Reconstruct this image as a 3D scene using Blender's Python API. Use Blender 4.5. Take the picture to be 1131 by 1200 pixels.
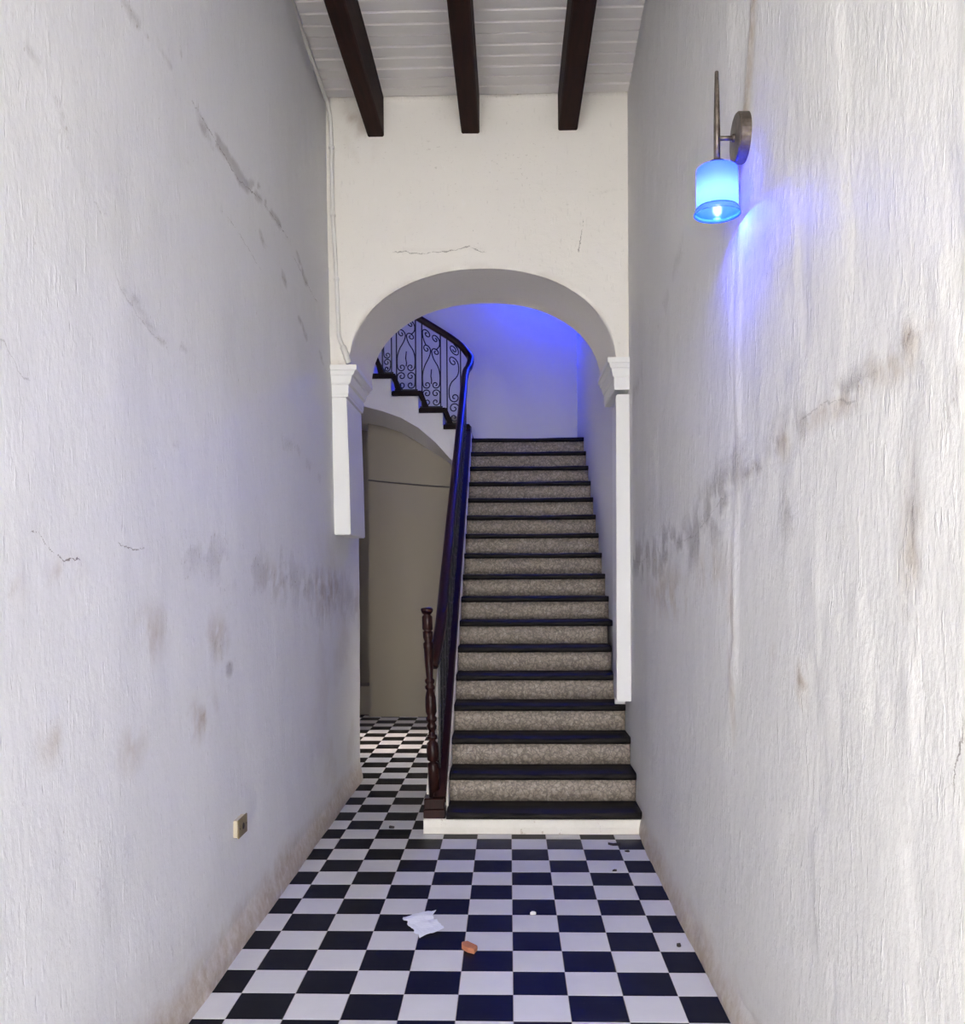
import bpy, bmesh, math, random
import numpy as np
from mathutils import Matrix, Vector

random.seed(7)
for o in list(bpy.data.objects):
    bpy.data.objects.remove(o, do_unlink=True)
SC = bpy.context.scene
COL = SC.collection

# ------------------------------------------------------------------ camera
cam = bpy.data.cameras.new('camera')
cam.sensor_fit = 'HORIZONTAL'
cam.sensor_width = 36.0
cam.lens = 36.0 * 1088.5 / 1131.0
cam.shift_y = 73.5 / 1131.0
cam.clip_start = 0.05
camo = bpy.data.objects.new('camera', cam)
COL.objects.link(camo)
yaw, roll = 0.0285, -0.00545
fw = Vector((-math.sin(yaw), math.cos(yaw), 0))
rt = Vector((math.cos(yaw), math.sin(yaw), 0))
up = Vector((0, 0, 1))
r2 = rt * math.cos(roll) + up * math.sin(roll)
u2 = up * math.cos(roll) - rt * math.sin(roll)
m = Matrix.Identity(4)
for i in range(3):
    m[i][0], m[i][1], m[i][2] = r2[i], u2[i], -fw[i]
m.translation = Vector((-0.007, -3.194, 1.535))
camo.matrix_world = m
SC.camera = camo

# ------------------------------------------------------------------ world, sun, exposure
w = bpy.data.worlds.new('sky')
SC.world = w
w.use_nodes = True
bg = w.node_tree.nodes['Background']
bg.inputs[0].default_value = (1.0, 0.985, 0.965, 1)      # bright overcast sky
bg.inputs[1].default_value = 15.5
sun = bpy.data.lights.new('sun', 'SUN')
sun.energy = 4.2
sun.color = (1.0, 0.80, 0.66)
sun.angle = math.radians(5)
suno = bpy.data.objects.new('sun', sun)
COL.objects.link(suno)
suno.rotation_euler = Vector((-1.0, 0.0, 0.50)).to_track_quat('Z', 'Y').to_euler()
suno.location = (-6, 5.3, 5)
vs = SC.view_settings
vs.view_transform = 'Standard'
vs.look = 'None'
vs.gamma = 1.0
vs.use_curve_mapping = False
vs.exposure = 0.13
BLUE = (0.006, 0.03, 1.0)
STAIR_W = 150.0
SCONCE_W = 10.0

# ------------------------------------------------------------------ helpers
def link(name, me, mat=None, parent=None, smooth=False):
    o = bpy.data.objects.new(name, me)
    COL.objects.link(o)
    if mat is not None:
        me.materials.append(mat)
    if parent is not None:
        o.parent = parent
    if smooth:
        me.polygons.foreach_set('use_smooth', [True] * len(me.polygons))
    return o

def obj(name, bm, mat, parent=None, smooth=False):
    bmesh.ops.recalc_face_normals(bm, faces=bm.faces[:])
    me = bpy.data.meshes.new(name)
    bm.to_mesh(me)
    bm.free()
    return link(name, me, mat, parent, smooth)

def empty(name, loc, label, cat, group=None):
    o = bpy.data.objects.new(name, None)
    COL.objects.link(o)
    o.location = loc
    tag(o, label, cat, group)
    return o

def tag(o, label, cat, group=None):
    o['label'] = label
    o['category'] = cat
    if group:
        o['group'] = group

def struct(o):
    o['kind'] = 'structure'
    return o

def box(bm, x0, x1, y0, y1, z0, z1, bev=0.0, seg=1):
    vs_ = [bm.verts.new((x, y, z)) for z in (z0, z1) for y in (y0, y1) for x in (x0, x1)]
    fs = [(0, 2, 3, 1), (4, 5, 7, 6), (0, 1, 5, 4), (2, 6, 7, 3), (0, 4, 6, 2), (1, 3, 7, 5)]
    faces = [bm.faces.new([vs_[i] for i in f]) for f in fs]
    if bev > 0:
        es = list({e for f in faces for e in f.edges})
        bmesh.ops.bevel(bm, geom=es, offset=bev, segments=seg, affect='EDGES', clamp_overlap=True)
    return faces

def prism(bm, poly, axis, a, b):
    """extrude polygon (list of 2-D points) along axis from a to b"""
    def mk(p, t):
        if axis == 1:
            return (p[0], t, p[1])
        if axis == 0:
            return (t, p[0], p[1])
        return (p[0], p[1], t)
    v0 = [bm.verts.new(mk(p, a)) for p in poly]
    v1 = [bm.verts.new(mk(p, b)) for p in poly]
    n = len(poly)
    bm.faces.new(v0)
    bm.faces.new(v1[::-1])
    for i in range(n):
        bm.faces.new((v0[i], v0[(i + 1) % n], v1[(i + 1) % n], v1[i]))

def lathe(bm, prof, cx=0, cy=0, n=20, lean=(0, 0), z0=0, axis='z'):
    rings = []
    for (r, z) in prof:
        ring = []
        for k in range(n):
            a = 2 * math.pi * k / n
            if axis == 'z':
                ring.append(bm.verts.new((cx + r * math.cos(a) + lean[0] * (z - z0), cy + r * math.sin(a) + lean[1] * (z - z0), z)))
            else:
                ring.append(bm.verts.new((z, cx + r * math.cos(a), cy + r * math.sin(a))))
        rings.append(ring)
    for a, b in zip(rings, rings[1:]):
        for k in range(n):
            bm.faces.new((a[k], a[(k + 1) % n], b[(k + 1) % n], b[k]))
    bm.faces.new(rings[0][::-1])
    bm.faces.new(rings[-1])

def sweep(bm, pts, section, upv=(0, 0, 1), cap=True):
    """sweep a closed 2-D section (side, up) along a polyline"""
    pts = [Vector(p) for p in pts]
    rings = []
    upv = Vector(upv)
    for i, p in enumerate(pts):
        a = pts[max(i - 1, 0)]
        b = pts[min(i + 1, len(pts) - 1)]
        t = (b - a).normalized()
        s = t.cross(upv)
        if s.length < 1e-4:
            s = Vector((1, 0, 0))
        s.normalize()
        u = s.cross(t).normalized()
        rings.append([bm.verts.new(p + s * q[0] + u * q[1]) for q in section])
    n = len(section)
    for a, b in zip(rings, rings[1:]):
        for k in range(n):
            bm.faces.new((a[k], a[(k + 1) % n], b[(k + 1) % n], b[k]))
    if cap:
        bm.faces.new(rings[0][::-1])
        bm.faces.new(rings[-1])

def circ(r, n=8):
    return [(r * math.cos(2 * math.pi * k / n), r * math.sin(2 * math.pi * k / n)) for k in range(n)]

def smooth_path(pts, per=8):
    P = [Vector(p) for p in pts]
    out = []
    for i in range(len(P) - 1):
        p0, p1, p2, p3 = P[max(i - 1, 0)], P[i], P[i + 1], P[min(i + 2, len(P) - 1)]
        for k in range(per):
            t = k / per
            out.append(0.5 * ((2 * p1) + (p2 - p0) * t + (2 * p0 - 5 * p1 + 4 * p2 - p3) * t * t + (3 * p1 - p0 - 3 * p2 + p3) * t ** 3))
    out.append(P[-1])
    return out

# numpy value noise
_rng = np.random.RandomState(11)
_LAT = _rng.rand(16, 256, 256)
def vnoise(u, v, seed=0):
    L = _LAT[seed % 16]
    iu = np.floor(u).astype(int); iv = np.floor(v).astype(int)
    fu = u - iu; fv = v - iv
    fu = fu * fu * (3 - 2 * fu); fv = fv * fv * (3 - 2 * fv)
    a = L[iu % 256, iv % 256]; b = L[(iu + 1) % 256, iv % 256]
    c = L[iu % 256, (iv + 1) % 256]; d = L[(iu + 1) % 256, (iv + 1) % 256]
    return (a * (1 - fu) + b * fu) * (1 - fv) + (c * (1 - fu) + d * fu) * fv
def fbm(u, v, seed=0, octv=4):
    s = 0; a = .5; n = 0
    for k in range(octv):
        s = s + a * vnoise(u * 2 ** k + 17.3 * k + 100, v * 2 ** k + 5.1 * k + 100, seed + k); n += a; a *= .5
    return s / n
def sstep(a, b, x):
    t = np.clip((x - a) / (b - a), 0, 1)
    return t * t * (3 - 2 * t)
def dist_poly(u, v, pts):
    d = np.full(u.shape, 9.0)
    for (a, b) in zip(pts, pts[1:]):
        ax, ay = a; bx, by = b
        L2 = max((bx - ax) ** 2 + (by - ay) ** 2, 1e-9)
        t = np.clip(((u - ax) * (bx - ax) + (v - ay) * (by - ay)) / L2, 0, 1)
        d = np.minimum(d, np.hypot(u - ax - t * (bx - ax), v - ay - t * (by - ay)))
    return d

# ------------------------------------------------------------------ materials
class NT:
    def __init__(s, name):
        s.m = bpy.data.materials.new(name)
        s.m.use_nodes = True
        s.t = s.m.node_tree
        s.b = s.t.nodes['Principled BSDF']
    def n(s, typ, **kw):
        nd = s.t.nodes.new('ShaderNode' + typ)
        for k, v in kw.items():
            if k in nd.inputs:
                nd.inputs[k].default_value = v
            else:
                setattr(nd, k, v)
        return nd
    def l(s, a, b):
        s.t.links.new(a, b)
    def coord(s, scale=(1, 1, 1), kind='Object'):
        tc = s.n('TexCoord'); mp = s.n('Mapping')
        s.l(tc.outputs[kind], mp.inputs[0])
        mp.inputs['Scale'].default_value = scale
        return mp.outputs[0]
    def noise(s, vec, scale, detail=4, rough=.55):
        nd = s.n('TexNoise', Scale=scale, Detail=detail, Roughness=rough)
        s.l(vec, nd.inputs['Vector'])
        return nd.outputs['Fac']
    def ramp(s, fac, stops):
        r = s.n('ValToRGB')
        el = r.color_ramp.elements
        while len(el) < len(stops):
            el.new(.5)
        for e, (p, c) in zip(el, stops):
            e.position = p
            e.color = (*c, 1) if len(c) == 3 else c
        s.l(fac, r.inputs[0])
        return r.outputs[0]
    def math(s, op, a, b=None, clamp=False):
        nd = s.n('Math', operation=op)
        nd.use_clamp = clamp
        for i, x in enumerate((a, b)):
            if x is None: continue
            if isinstance(x, (int, float)): nd.inputs[i].default_value = x
            else: s.l(x, nd.inputs[i])
        return nd.outputs[0]
    def mix(s, fac, a, b, mode='MIX'):
        nd = s.n('MixRGB', blend_type=mode)
        for i, x in enumerate((fac, a, b)):
            if isinstance(x, (int, float)): nd.inputs[i].default_value = x
            elif isinstance(x, tuple): nd.inputs[i].default_value = (*x, 1)
            else: s.l(x, nd.inputs[i])
        return nd.outputs[0]
    def attr(s, name):
        return s.n('Attribute', attribute_name=name).outputs['Fac']
    def bump(s, h, strength=.3, dist=.01):
        b = s.n('Bump', Strength=strength, Distance=dist)
        s.l(h, b.inputs['Height'])
        s.l(b.outputs[0], s.b.inputs['Normal'])
    def col(s, c):
        if isinstance(c, tuple): s.b.inputs['Base Color'].default_value = (*c, 1)
        else: s.l(c, s.b.inputs['Base Color'])
    def rough(s, r):
        if isinstance(r, (int, float)): s.b.inputs['Roughness'].default_value = r
        else: s.l(r, s.b.inputs['Roughness'])

def plaster(name, base, stretch=(1, 1, .5), stained=True, bumpk=.5):
    t = NT(name)
    v = t.coord(); vz = t.coord(stretch)
    mott = t.noise(v, 2.3, 6, .6)
    b2 = tuple(c * .93 for c in base)
    c = t.mix(t.math('MULTIPLY', mott, .8), base, b2)
    fine = t.noise(vz, 34, 6, .62)
    specks = t.noise(v, 60, 3, .5)
    if stained:
        g = t.attr('grey'); br = t.attr('brown'); ck = t.attr('crack')
        nz = t.noise(vz, 16, 7, .7)
        nf = t.noise(t.coord((1, 1, .75)), 80, 8, .8)
        gm = t.math('MULTIPLY', t.math('SUBTRACT', t.math('MULTIPLY', g, t.math('ADD', t.math('MULTIPLY', t.noise(v, 17, 6, .7), .8), t.math('MULTIPLY', nf, 1.3))), .26, True), 1.7, True)
        c = t.mix(t.math('MULTIPLY', gm, .5), c, (.31, .285, .265))
        bn = t.noise(v, 22, 7, .7)
        bm_ = t.math('MULTIPLY', br, t.math('MULTIPLY', bn, 1.9), True)
        c = t.mix(t.math('MULTIPLY', bm_, .8), c, (.42, .325, .225))
        # flecks of grime gather in the stained places
        sp = t.math('MULTIPLY', t.math('GREATER_THAN', t.noise(vz, 75, 3, .6), .66), t.math('ADD', t.math('MULTIPLY', g, .9), .10), True)
        c = t.mix(sp, c, (.30, .24, .19))
        # crack: signed offset from the crack line (interpolates exactly) inside a mask
        jag = t.math('MULTIPLY', t.math('SUBTRACT', t.noise(v, 26, 6, .7), .5), .045)
        wid = t.math('MULTIPLY', t.math('SUBTRACT', t.noise(v, 19, 4, .65), .36), .013)
        cr = t.math('LESS_THAN', t.math('ABSOLUTE', t.math('ADD', ck, jag)), wid)
        cm = t.attr('crack_mask')
        cr = t.math('MULTIPLY', cr, t.math('MULTIPLY', t.math('GREATER_THAN', cm, .08), t.math('MULTIPLY', cm, 1.15), True))
        c = t.mix(t.math('MULTIPLY', cr, .8), c, (.13, .10, .075))
        # trowel and brush marks: sparse raised and sunk vertical flecks
        tv = t.noise(t.coord((1, 1, .30)), 30, 4, .6)
        ridge = t.math('MULTIPLY', t.math('SUBTRACT', tv, .60, True), 5.0, True)
        tv2 = t.noise(t.coord((1, 1, .22)), 52, 3, .6)
        sunk = t.math('MULTIPLY', t.math('SUBTRACT', .36, tv2, True), 6.0, True)
        fl = t.math('GREATER_THAN', t.noise(t.coord((1, 1, .4)), 64, 4, .65), .715)
        patch = t.math('MULTIPLY', t.math('SUBTRACT', t.noise(v, 1.7, 3, .5), .42, True), 5.0, True)
        c = t.mix(t.math('MULTIPLY', t.math('MULTIPLY', fl, patch), .5), c, (.33, .28, .23))
        c = t.mix(t.math('MULTIPLY', sunk, .22), c, (.42, .39, .36))
        c = t.mix(t.math('MULTIPLY', ridge, .30), c, (.90, .895, .885))
        fine = t.math('ADD', fine, t.math('SUBTRACT', t.math('MULTIPLY', ridge, .9), t.math('MULTIPLY', sunk, .8)))
        h = t.math('ADD', t.math('MULTIPLY', fine, .7), t.math('MULTIPLY', nz, t.math('ADD', t.math('MULTIPLY', g, 1.2), .35)))
        h = t.math('SUBTRACT', h, t.math('MULTIPLY', cr, .5))
        t.bump(h, bumpk, .012)
    else:
        t.bump(t.math('ADD', fine, t.math('MULTIPLY', mott, 2.0)), bumpk * .7, .01)
    t.col(c)
    t.rough(.62)
    t.b.inputs['Specular IOR Level'].default_value = .3
    return t.m

def wood(name, c0, c1, rough=.35, axis=(1, 8, 8), spec=.5):
    t = NT(name)
    v = t.coord(axis)
    n1 = t.noise(v, 6, 6, .6)
    n2 = t.noise(t.coord(tuple(a * 3 for a in axis)), 14, 4, .6)
    c = t.ramp(n1, [(.3, c0), (.7, c1)])
    t.col(t.mix(t.math('MULTIPLY', n2, .35), c, tuple(x * .5 for x in c0)))
    t.rough(rough)
    t.b.inputs['Specular IOR Level'].default_value = spec
    t.bump(n2, .15, .004)
    return t.m

M = {}
M['wall'] = plaster('corridor_plaster', (.80, .79, .775))
M['wall_l'] = plaster('left_corridor_plaster', (.835, .835, .845), bumpk=.3)
M['arch'] = plaster('arch_plaster', (.88, .845, .785), stretch=(.5, 1, 1), bumpk=.3)
M['trim'] = plaster('white_trim_paint', (.90, .895, .875), stained=False, bumpk=.12)
M['room'] = plaster('stairwell_plaster', (.72, .715, .73), stained=False, bumpk=.2)
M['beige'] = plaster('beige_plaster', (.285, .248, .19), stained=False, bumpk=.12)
M['spandrel'] = plaster('spandrel_plaster', (.66, .645, .635), stained=False, bumpk=.2)
M['beam'] = wood('beam_timber', (.014, .0055, .0035), (.038, .013, .008), .7, (6, .5, 6), .12)
M['mahogany'] = wood('mahogany', (.016, .0048, .0038), (.031, .0088, .0064), .34, (6, 1, 1), .2)
M['mahogany_x'] = wood('mahogany_landing', (.007, .003, .0025), (.016, .006, .005), .6, (1, 6, 6), .1)

t = NT('ceiling_paint')
v = t.coord((.6, 4, 4))
t.col(t.mix(t.noise(v, 3, 5), (.90, .875, .85), (.80, .775, .75)))
t.rough(.55); t.bump(t.noise(t.coord((.5, 10, 10)), 8, 4), .12, .005)
M['board'] = t.m

def tile_mat(name, a, b, rough, spec=.5):
    t = NT(name)
    oi = t.n('ObjectInfo')
    geo = t.n('NewGeometry')
    vec = geo.outputs['Position']
    n1 = t.noise(vec, 9, 6, .65)
    c = t.mix(t.math('MULTIPLY', n1, .8), a, b)
    c = t.mix(t.math('MULTIPLY', oi.outputs['Random'], .22), c, tuple(x * .72 for x in a))
    grime = t.math('GREATER_THAN', t.noise(vec, 46, 5, .7), .70)
    c = t.mix(t.math('MULTIPLY', grime, .35), c, (.2, .17, .15))
    t.col(c)
    t.rough(t.math('ADD', t.math('MULTIPLY', n1, .18), rough))
    t.b.inputs['Specular IOR Level'].default_value = spec
    t.bump(n1, .05, .004)
    return t.m
M['white_tile'] = tile_mat('white_cement_tile', (.72, .71, .73), (.60, .59, .61), .34, .4)
M['black_tile'] = tile_mat('black_cement_tile', (.005, .005, .0055), (.011, .0105, .011), .36, .10)

t = NT('grout')
t.col(t.mix(t.noise(t.coord(), 12), (.50, .45, .41), (.30, .26, .23))); t.rough(.9)
M['grout'] = t.m

t = NT('stair_tread')
v = t.coord((1, 4, 4))
n1 = t.noise(v, 8, 6, .65)
t.col(t.ramp(n1, [(.3, (.008, .007, .0065)), (.75, (.030, .026, .024))]))
t.rough(t.math('ADD', t.math('MULTIPLY', n1, .3), .42)); t.bump(n1, .3, .008); t.b.inputs['Specular IOR Level'].default_value = .08
M['tread'] = t.m

t = NT('riser_stone')
v = t.coord((1, 1, 1))
vor = t.n('TexVoronoi', Scale=24.0, feature='DISTANCE_TO_EDGE')
mpw = t.n('MixRGB', blend_type='ADD'); mpw.inputs[0].default_value = .09
nzc = t.n('TexNoise', Scale=22.0, Detail=3.0)
t.l(v, nzc.inputs['Vector']); t.l(v, mpw.inputs[1]); t.l(nzc.outputs['Color'], mpw.inputs[2])
t.l(mpw.outputs[0], vor.inputs['Vector'])
edge = t.math('LESS_THAN', vor.outputs['Distance'], .085)
big = t.noise(v, 5, 5, .6)
c = t.ramp(t.noise(v, 45, 6, .7), [(.25, (.14, .115, .09)), (.5, (.34, .285, .23)), (.75, (.62, .55, .47))])
c = t.mix(t.math('MULTIPLY', big, .55), c, (.25, .21, .175))
c = t.mix(t.math('MULTIPLY', edge, .55), c, (.10, .083, .07))
chip = t.math('GREATER_THAN', t.noise(v, 30, 4, .7), .68)
c = t.mix(t.math('MULTIPLY', chip, .6), c, (.62, .60, .57))
t.col(c); t.rough(.6)
t.bump(t.math('ADD', t.math('MULTIPLY', vor.outputs['Distance'], 1.5), t.noise(v, 60, 5, .7)), .5, .006)
M['riser'] = t.m

t = NT('painted_step')
v = t.coord((1, 1, 1))
n1 = t.noise(v, 11, 7, .7)
c = t.mix(t.math('GREATER_THAN', n1, .60), (.80, .775, .71), (.56, .49, .40))
t.col(t.mix(t.math('MULTIPLY', t.noise(v, 30, 4, .7), .4), c, (.55, .48, .40)))
t.rough(.6); t.bump(n1, .3, .008)
M['step'] = t.m

t = NT('wrought_iron')
t.col((.008, .008, .010)); t.rough(.42)
t.b.inputs['Metallic'].default_value = .3
M['iron'] = t.m

t = NT('antique_metal')
v = t.coord()
t.col(t.ramp(t.noise(v, 40, 5), [(.3, (.085, .068, .055)), (.7, (.20, .165, .14))]))
t.b.inputs['Metallic'].default_value = .75; t.rough(.38)
M['bronze'] = t.m

t = NT('conduit_paint')
t.col(t.mix(t.noise(t.coord(), 9, 4), (.86, .845, .81), (.72, .70, .66))); t.rough(.45)
M['conduit'] = t.m
t = NT('yellowed_plastic')
t.col(t.mix(t.noise(t.coord(), 60, 4), (.26, .205, .115), (.16, .12, .06))); t.rough(.5)
M['ivory'] = t.m
t = NT('dark_slot'); t.col((.03, .024, .016)); t.rough(.7); M['slot'] = t.m
t = NT('cream_plastic'); t.col((.50, .44, .33)); t.rough(.5); M['cream'] = t.m
t = NT('grey_cable'); t.col((.07, .062, .052)); t.rough(.6); M['cable'] = t.m
t = NT('paper')
v = t.coord((1, 1, 1))
wv = t.n('TexWave', Scale=26.0, Distortion=.6, Detail=2.0, bands_direction='Y')
t.l(v, wv.inputs['Vector'])
t.col(t.mix(t.math('MULTIPLY', t.math('GREATER_THAN', wv.outputs['Fac'], .74), .35), (.86, .88, .97), (.55, .58, .72))); t.rough(.7)
M['paper'] = t.m
t = NT('terracotta')
t.col(t.mix(t.noise(t.coord(), 60, 4), (.36, .12, .06), (.50, .20, .11))); t.rough(.85)
M['terracotta'] = t.m
t = NT('debris_dark'); t.col((.03, .024, .02)); t.rough(.8); M['debris'] = t.m
t = NT('debris_pale'); t.col((.75, .74, .74)); t.rough(.8); M['pale'] = t.m
t = NT('ground_dust'); t.col(t.mix(t.noise(t.coord(), 2), (.42, .40, .37), (.34, .32, .30))); t.rough(.9); M['ground'] = t.m

t = NT('frosted_blue_glass')
nt = t.t
out = nt.nodes['Material Output']
tr = t.n('BsdfTranslucent'); tr.inputs['Color'].default_value = (.26, .40, 1, 1)
df = t.n('BsdfDiffuse'); df.inputs['Color'].default_value = (.12, .30, .95, 1)
gl = t.n('BsdfGlossy', Roughness=.15)
m1 = t.n('MixShader'); m1.inputs[0].default_value = .30
t.l(tr.outputs[0], m1.inputs[1]); t.l(df.outputs[0], m1.inputs[2])
m2 = t.n('MixShader'); m2.inputs[0].default_value = .05
t.l(m1.outputs[0], m2.inputs[1]); t.l(gl.outputs[0], m2.inputs[2])
t.l(m2.outputs[0], out.inputs['Surface'])
M['shade'] = t.m
t = NT('blue_glass_lip')
t.col((.10, .28, .80)); t.rough(.12); M['lip'] = t.m
t = NT('lit_bulb')
t.b.inputs['Emission Color'].default_value = (.10, .125, 1, 1)
t.b.inputs['Emission Strength'].default_value = 270
M['bulb'] = t.m

# ------------------------------------------------------------------ geometry constants
XL, XR = -1.13, 0.757
YF, YA, YB = -6.0, 2.8, 3.42          # corridor mouth, arch front, arch back
ZC = 4.63
RISE, RUN, Y0, ZT = 0.176, 0.256, 2.29, 0.130   # first nosing edge, first tread top
XS0, XS1 = -0.386, 0.79
def xr_wall(y):
    return XR + 0.014 * sstep(1.9, 2.4, y)

# ------------------------------------------------------------------ painted wall grids
def wall_grid(name, pts_fn, nu, nv, u, v, attrs, back_off, mat):
    """front surface grid (nu x nv verts) closed by a box behind it"""
    X = pts_fn
    co = X.reshape(-1, 3)
    nb = len(co)
    fr = []
    ii = np.arange(nu * nv).reshape(nu, nv)
    quads = np.stack([ii[:-1, :-1], ii[1:, :-1], ii[1:, 1:], ii[:-1, 1:]], -1).reshape(-1, 4)
    border = list(ii[:, 0]) + list(ii[-1, 1:]) + list(ii[-2::-1, -1]) + list(ii[0, -2:0:-1])
    corners = [ii[0, 0], ii[-1, 0], ii[-1, -1], ii[0, -1]]
    back = co[corners] + np.array(back_off)
    verts = np.concatenate([co, back])
    b = [nb, nb + 1, nb + 2, nb + 3]
    faces = quads.tolist()
    s1 = list(ii[:, 0]); s2 = list(ii[-1, :]); s3 = list(ii[::-1, -1]); s4 = list(ii[0, ::-1])
    for s, (p, q) in zip((s1, s2, s3, s4), ((0, 1), (1, 2), (2, 3), (3, 0))):
        faces.append([int(x) for x in s] + [b[q], b[p]])
    faces.append(b)
    me = bpy.data.meshes.new(name)
    me.from_pydata(verts.tolist(), [], faces)
    sm = np.zeros(len(faces), dtype=bool); sm[:len(quads)] = True
    me.polygons.foreach_set('use_smooth', sm)
    for k, a in attrs.items():
        at = me.attributes.new(k, 'FLOAT', 'POINT')
        at.data.foreach_set('value', np.concatenate([a.reshape(-1), np.zeros(4) if k != 'crack' else np.full(4, 9.0)]).astype(np.float32))
    bm = bmesh.new(); bm.from_mesh(me); bmesh.ops.recalc_face_normals(bm, faces=bm.faces[:]); bm.to_mesh(me); bm.free()
    return struct(link(name, me, mat))

def cracks(U, V, items):
    best = np.full(U.shape, 9.0); S = np.full(U.shape, 9.0); Mk = np.zeros(U.shape)
    for pts, ori, reach, k in items:
        d = dist_poly(U, V, pts)
        a = np.array(sorted(pts, key=lambda p: p[0 if ori == 'h' else 1]))
        sg = V - np.interp(U, a[:, 0], a[:, 1]) if ori == 'h' else U - np.interp(V, a[:, 1], a[:, 0])
        near = d < best
        S = np.where(near, sg, S); best = np.minimum(best, d)
        Mk = np.maximum(Mk, (d < reach) * k)
    return S, Mk

def stroke(U, V, pts, wid, seed, fade=True, nscale=9):
    n = fbm(U * nscale, V * nscale, seed)
    d = dist_poly(U + .10 * (fbm(U * 5, V * 5, seed + 1) - .5), V + .10 * (fbm(U * 5, V * 5, seed + 2) - .5), pts)
    return np.clip((1 - d / wid), 0, 1) * sstep(.38, .62, n)

def blob(U, V, c, ru, rv, seed, k=1.0):
    d = np.hypot((U - c[0]) / ru, (V - c[1]) / rv)
    return k * np.clip(1 - d, 0, 1) * sstep(.35, .6, fbm(U * 14, V * 9, seed))

# ---- left wall
def left_wall():
    ys = np.arange(YF, 3.75 + .001, .025); zs = np.concatenate([np.arange(-.02, .25, .0125), np.arange(.25, 4.86, .025)])
    U, V = np.meshgrid(ys, zs, indexing='ij')
    disp = .016 * (fbm(U * 1.3, V * 1.1, 1, 3) - .5) + .006 * (fbm(U * 7, V * 4, 4, 3) - .5)
    band = sstep(1.0, 1.35, V) * (1 - sstep(1.6, 1.9, V)) * sstep(.5, 2.0, U)
    disp += band * .006 * (fbm(U * 12, V * 9, 6, 3) - .5)
    disp += .020 * (1 - sstep(.02, .13, V))
    lean = -.045 * sstep(1.2, 2.8, U) * sstep(1.2, 4.6, V) * (U < 2.83)
    disp = np.where(U > 2.7, np.minimum(disp, .004 + .02 * (V < .13)), disp)
    Pn = np.stack([XL + disp + lean, U, V], -1)
    grey = np.zeros_like(U); brown = np.zeros_like(U)
    for pts, wd, s, k in [
        ([(-.5, 3.23), (-.27, 3.25), (-.08, 3.26), (.09, 3.21), (.33, 3.19)], .05, 2, .7),
        ([(.01, 3.36), (.14, 3.24), (.44, 3.22), (.67, 3.20), (1.0, 3.26)], .045, 3, 1.4),
        ([(.6, 3.2), (1.0, 3.25), (1.49, 3.27), (2.34, 3.19)], .045, 4, 1.0),
        ([(1.0, 3.08), (1.5, 3.0), (2.0, 2.9), (2.7, 2.85)], .05, 5, .8),
        ([(-1.05, 2.76), (-.91, 2.72), (-.8, 2.64), (-.65, 2.56), (-.54, 2.38), (-.21, 2.3), (.32, 2.33)], .045, 5, .55),
        ([(-.17, 2.01), (-.04, 1.92), (.03, 1.87)], .03, 6, .7),
        ([(.1, 1.62), (.9, 1.55), (1.8, 1.50), (3.3, 1.42)], .22, 7, .6),
        ([(1.2, 1.58), (2.0, 1.44), (3.6, 1.30)], .30, 3, .6),
        ([(.9, 2.3), (1.5, 2.2), (2.7, 2.1)], .10, 8, .45)]:
        grey = np.maximum(grey, k * stroke(U, V, pts, wd, s))
    for c, ru, rv, s, k in [((.51, 1.16), .09, .05, 3, 1.3), ((.35, 1.26), .16, .10, 5, .8), ((.49, 2.99), .2, .08, 6, .5), ((2.42, 1.3), .5, .16, 2, .7), ((3.33, 1.38), .4, .2, 4, .8), ((-.96, .67), .18, .09, 7, .6), ((-.6, .75), .3, .12, 8, .4)]:
        grey = np.maximum(grey, blob(U, V, c, ru, rv, s, k))
    for c, ru, rv, s, k in [((-.29, 1.36), .2, .12, 3, .6), ((.2, 1.02), .2, .12, 5, .9), ((-.86, 1.55), .13, .06, 6, .7), ((.35, 1.3), .2, .12, 7, .7), ((1.2, 1.51), .3, .12, 2, .55), ((-.93, 1.13), .12, .08, 4, .5), ((-1.16, 1.5), .12, .1, 1, .7), ((2.6, 1.45), .8, .2, 8, .8), ((-.45, 1.02), .15, .1, 9, .5)]:
        brown = np.maximum(brown, blob(U, V, c, ru, rv, s, k))
    brown = np.maximum(brown, .5 * sstep(1.5, 3.0, U) * sstep(.45, .75, fbm(U * 3, V * 3, 9)) * (1 - sstep(1.4, 2.0, V)) * .6)
    nb = fbm(U * 6, V * 3, 3)
    foot = (1 - sstep(.05, .16 + .12 * nb, V))
    brown = np.maximum(brown, foot * (.55 + .45 * nb) + .18 * (1 - sstep(.1, .5, V)))
    crack, cmask = cracks(U, V, [
        ([(-1.0, 1.64), (-.97, 1.615), (-.91, 1.59), (-.87, 1.575), (-.82, 1.58)], 'h', .035, .9),
        ([(-.53, 1.63), (-.47, 1.62), (-.4, 1.62)], 'h', .03, .7),
        ([(-1.15, 2.06), (-1.11, 2.02), (-1.06, 2.0)], 'h', .03, .3),
        ([(.14, 3.24), (.44, 3.22), (.67, 3.195), (1.0, 3.255), (1.49, 3.265)], 'h', .04, .6),
        ([(1.7, 3.22), (2.0, 3.2), (2.34, 3.19)], 'h', .04, .45),
        ([(.55, 2.98), (.8, 2.96), (1.0, 2.93)], 'h', .03, .35),
        ([(-.66, 2.56), (-.54, 2.38), (-.40, 2.33), (-.25, 2.30)], 'h', .03, .25)])
    wall_grid('wall_left', Pn, len(ys), len(zs), U, V, dict(grey=grey, brown=np.clip(brown, 0, 1), crack=crack, crack_mask=cmask), (-.32, 0, 0), M['wall_l'])
left_wall()

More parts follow.
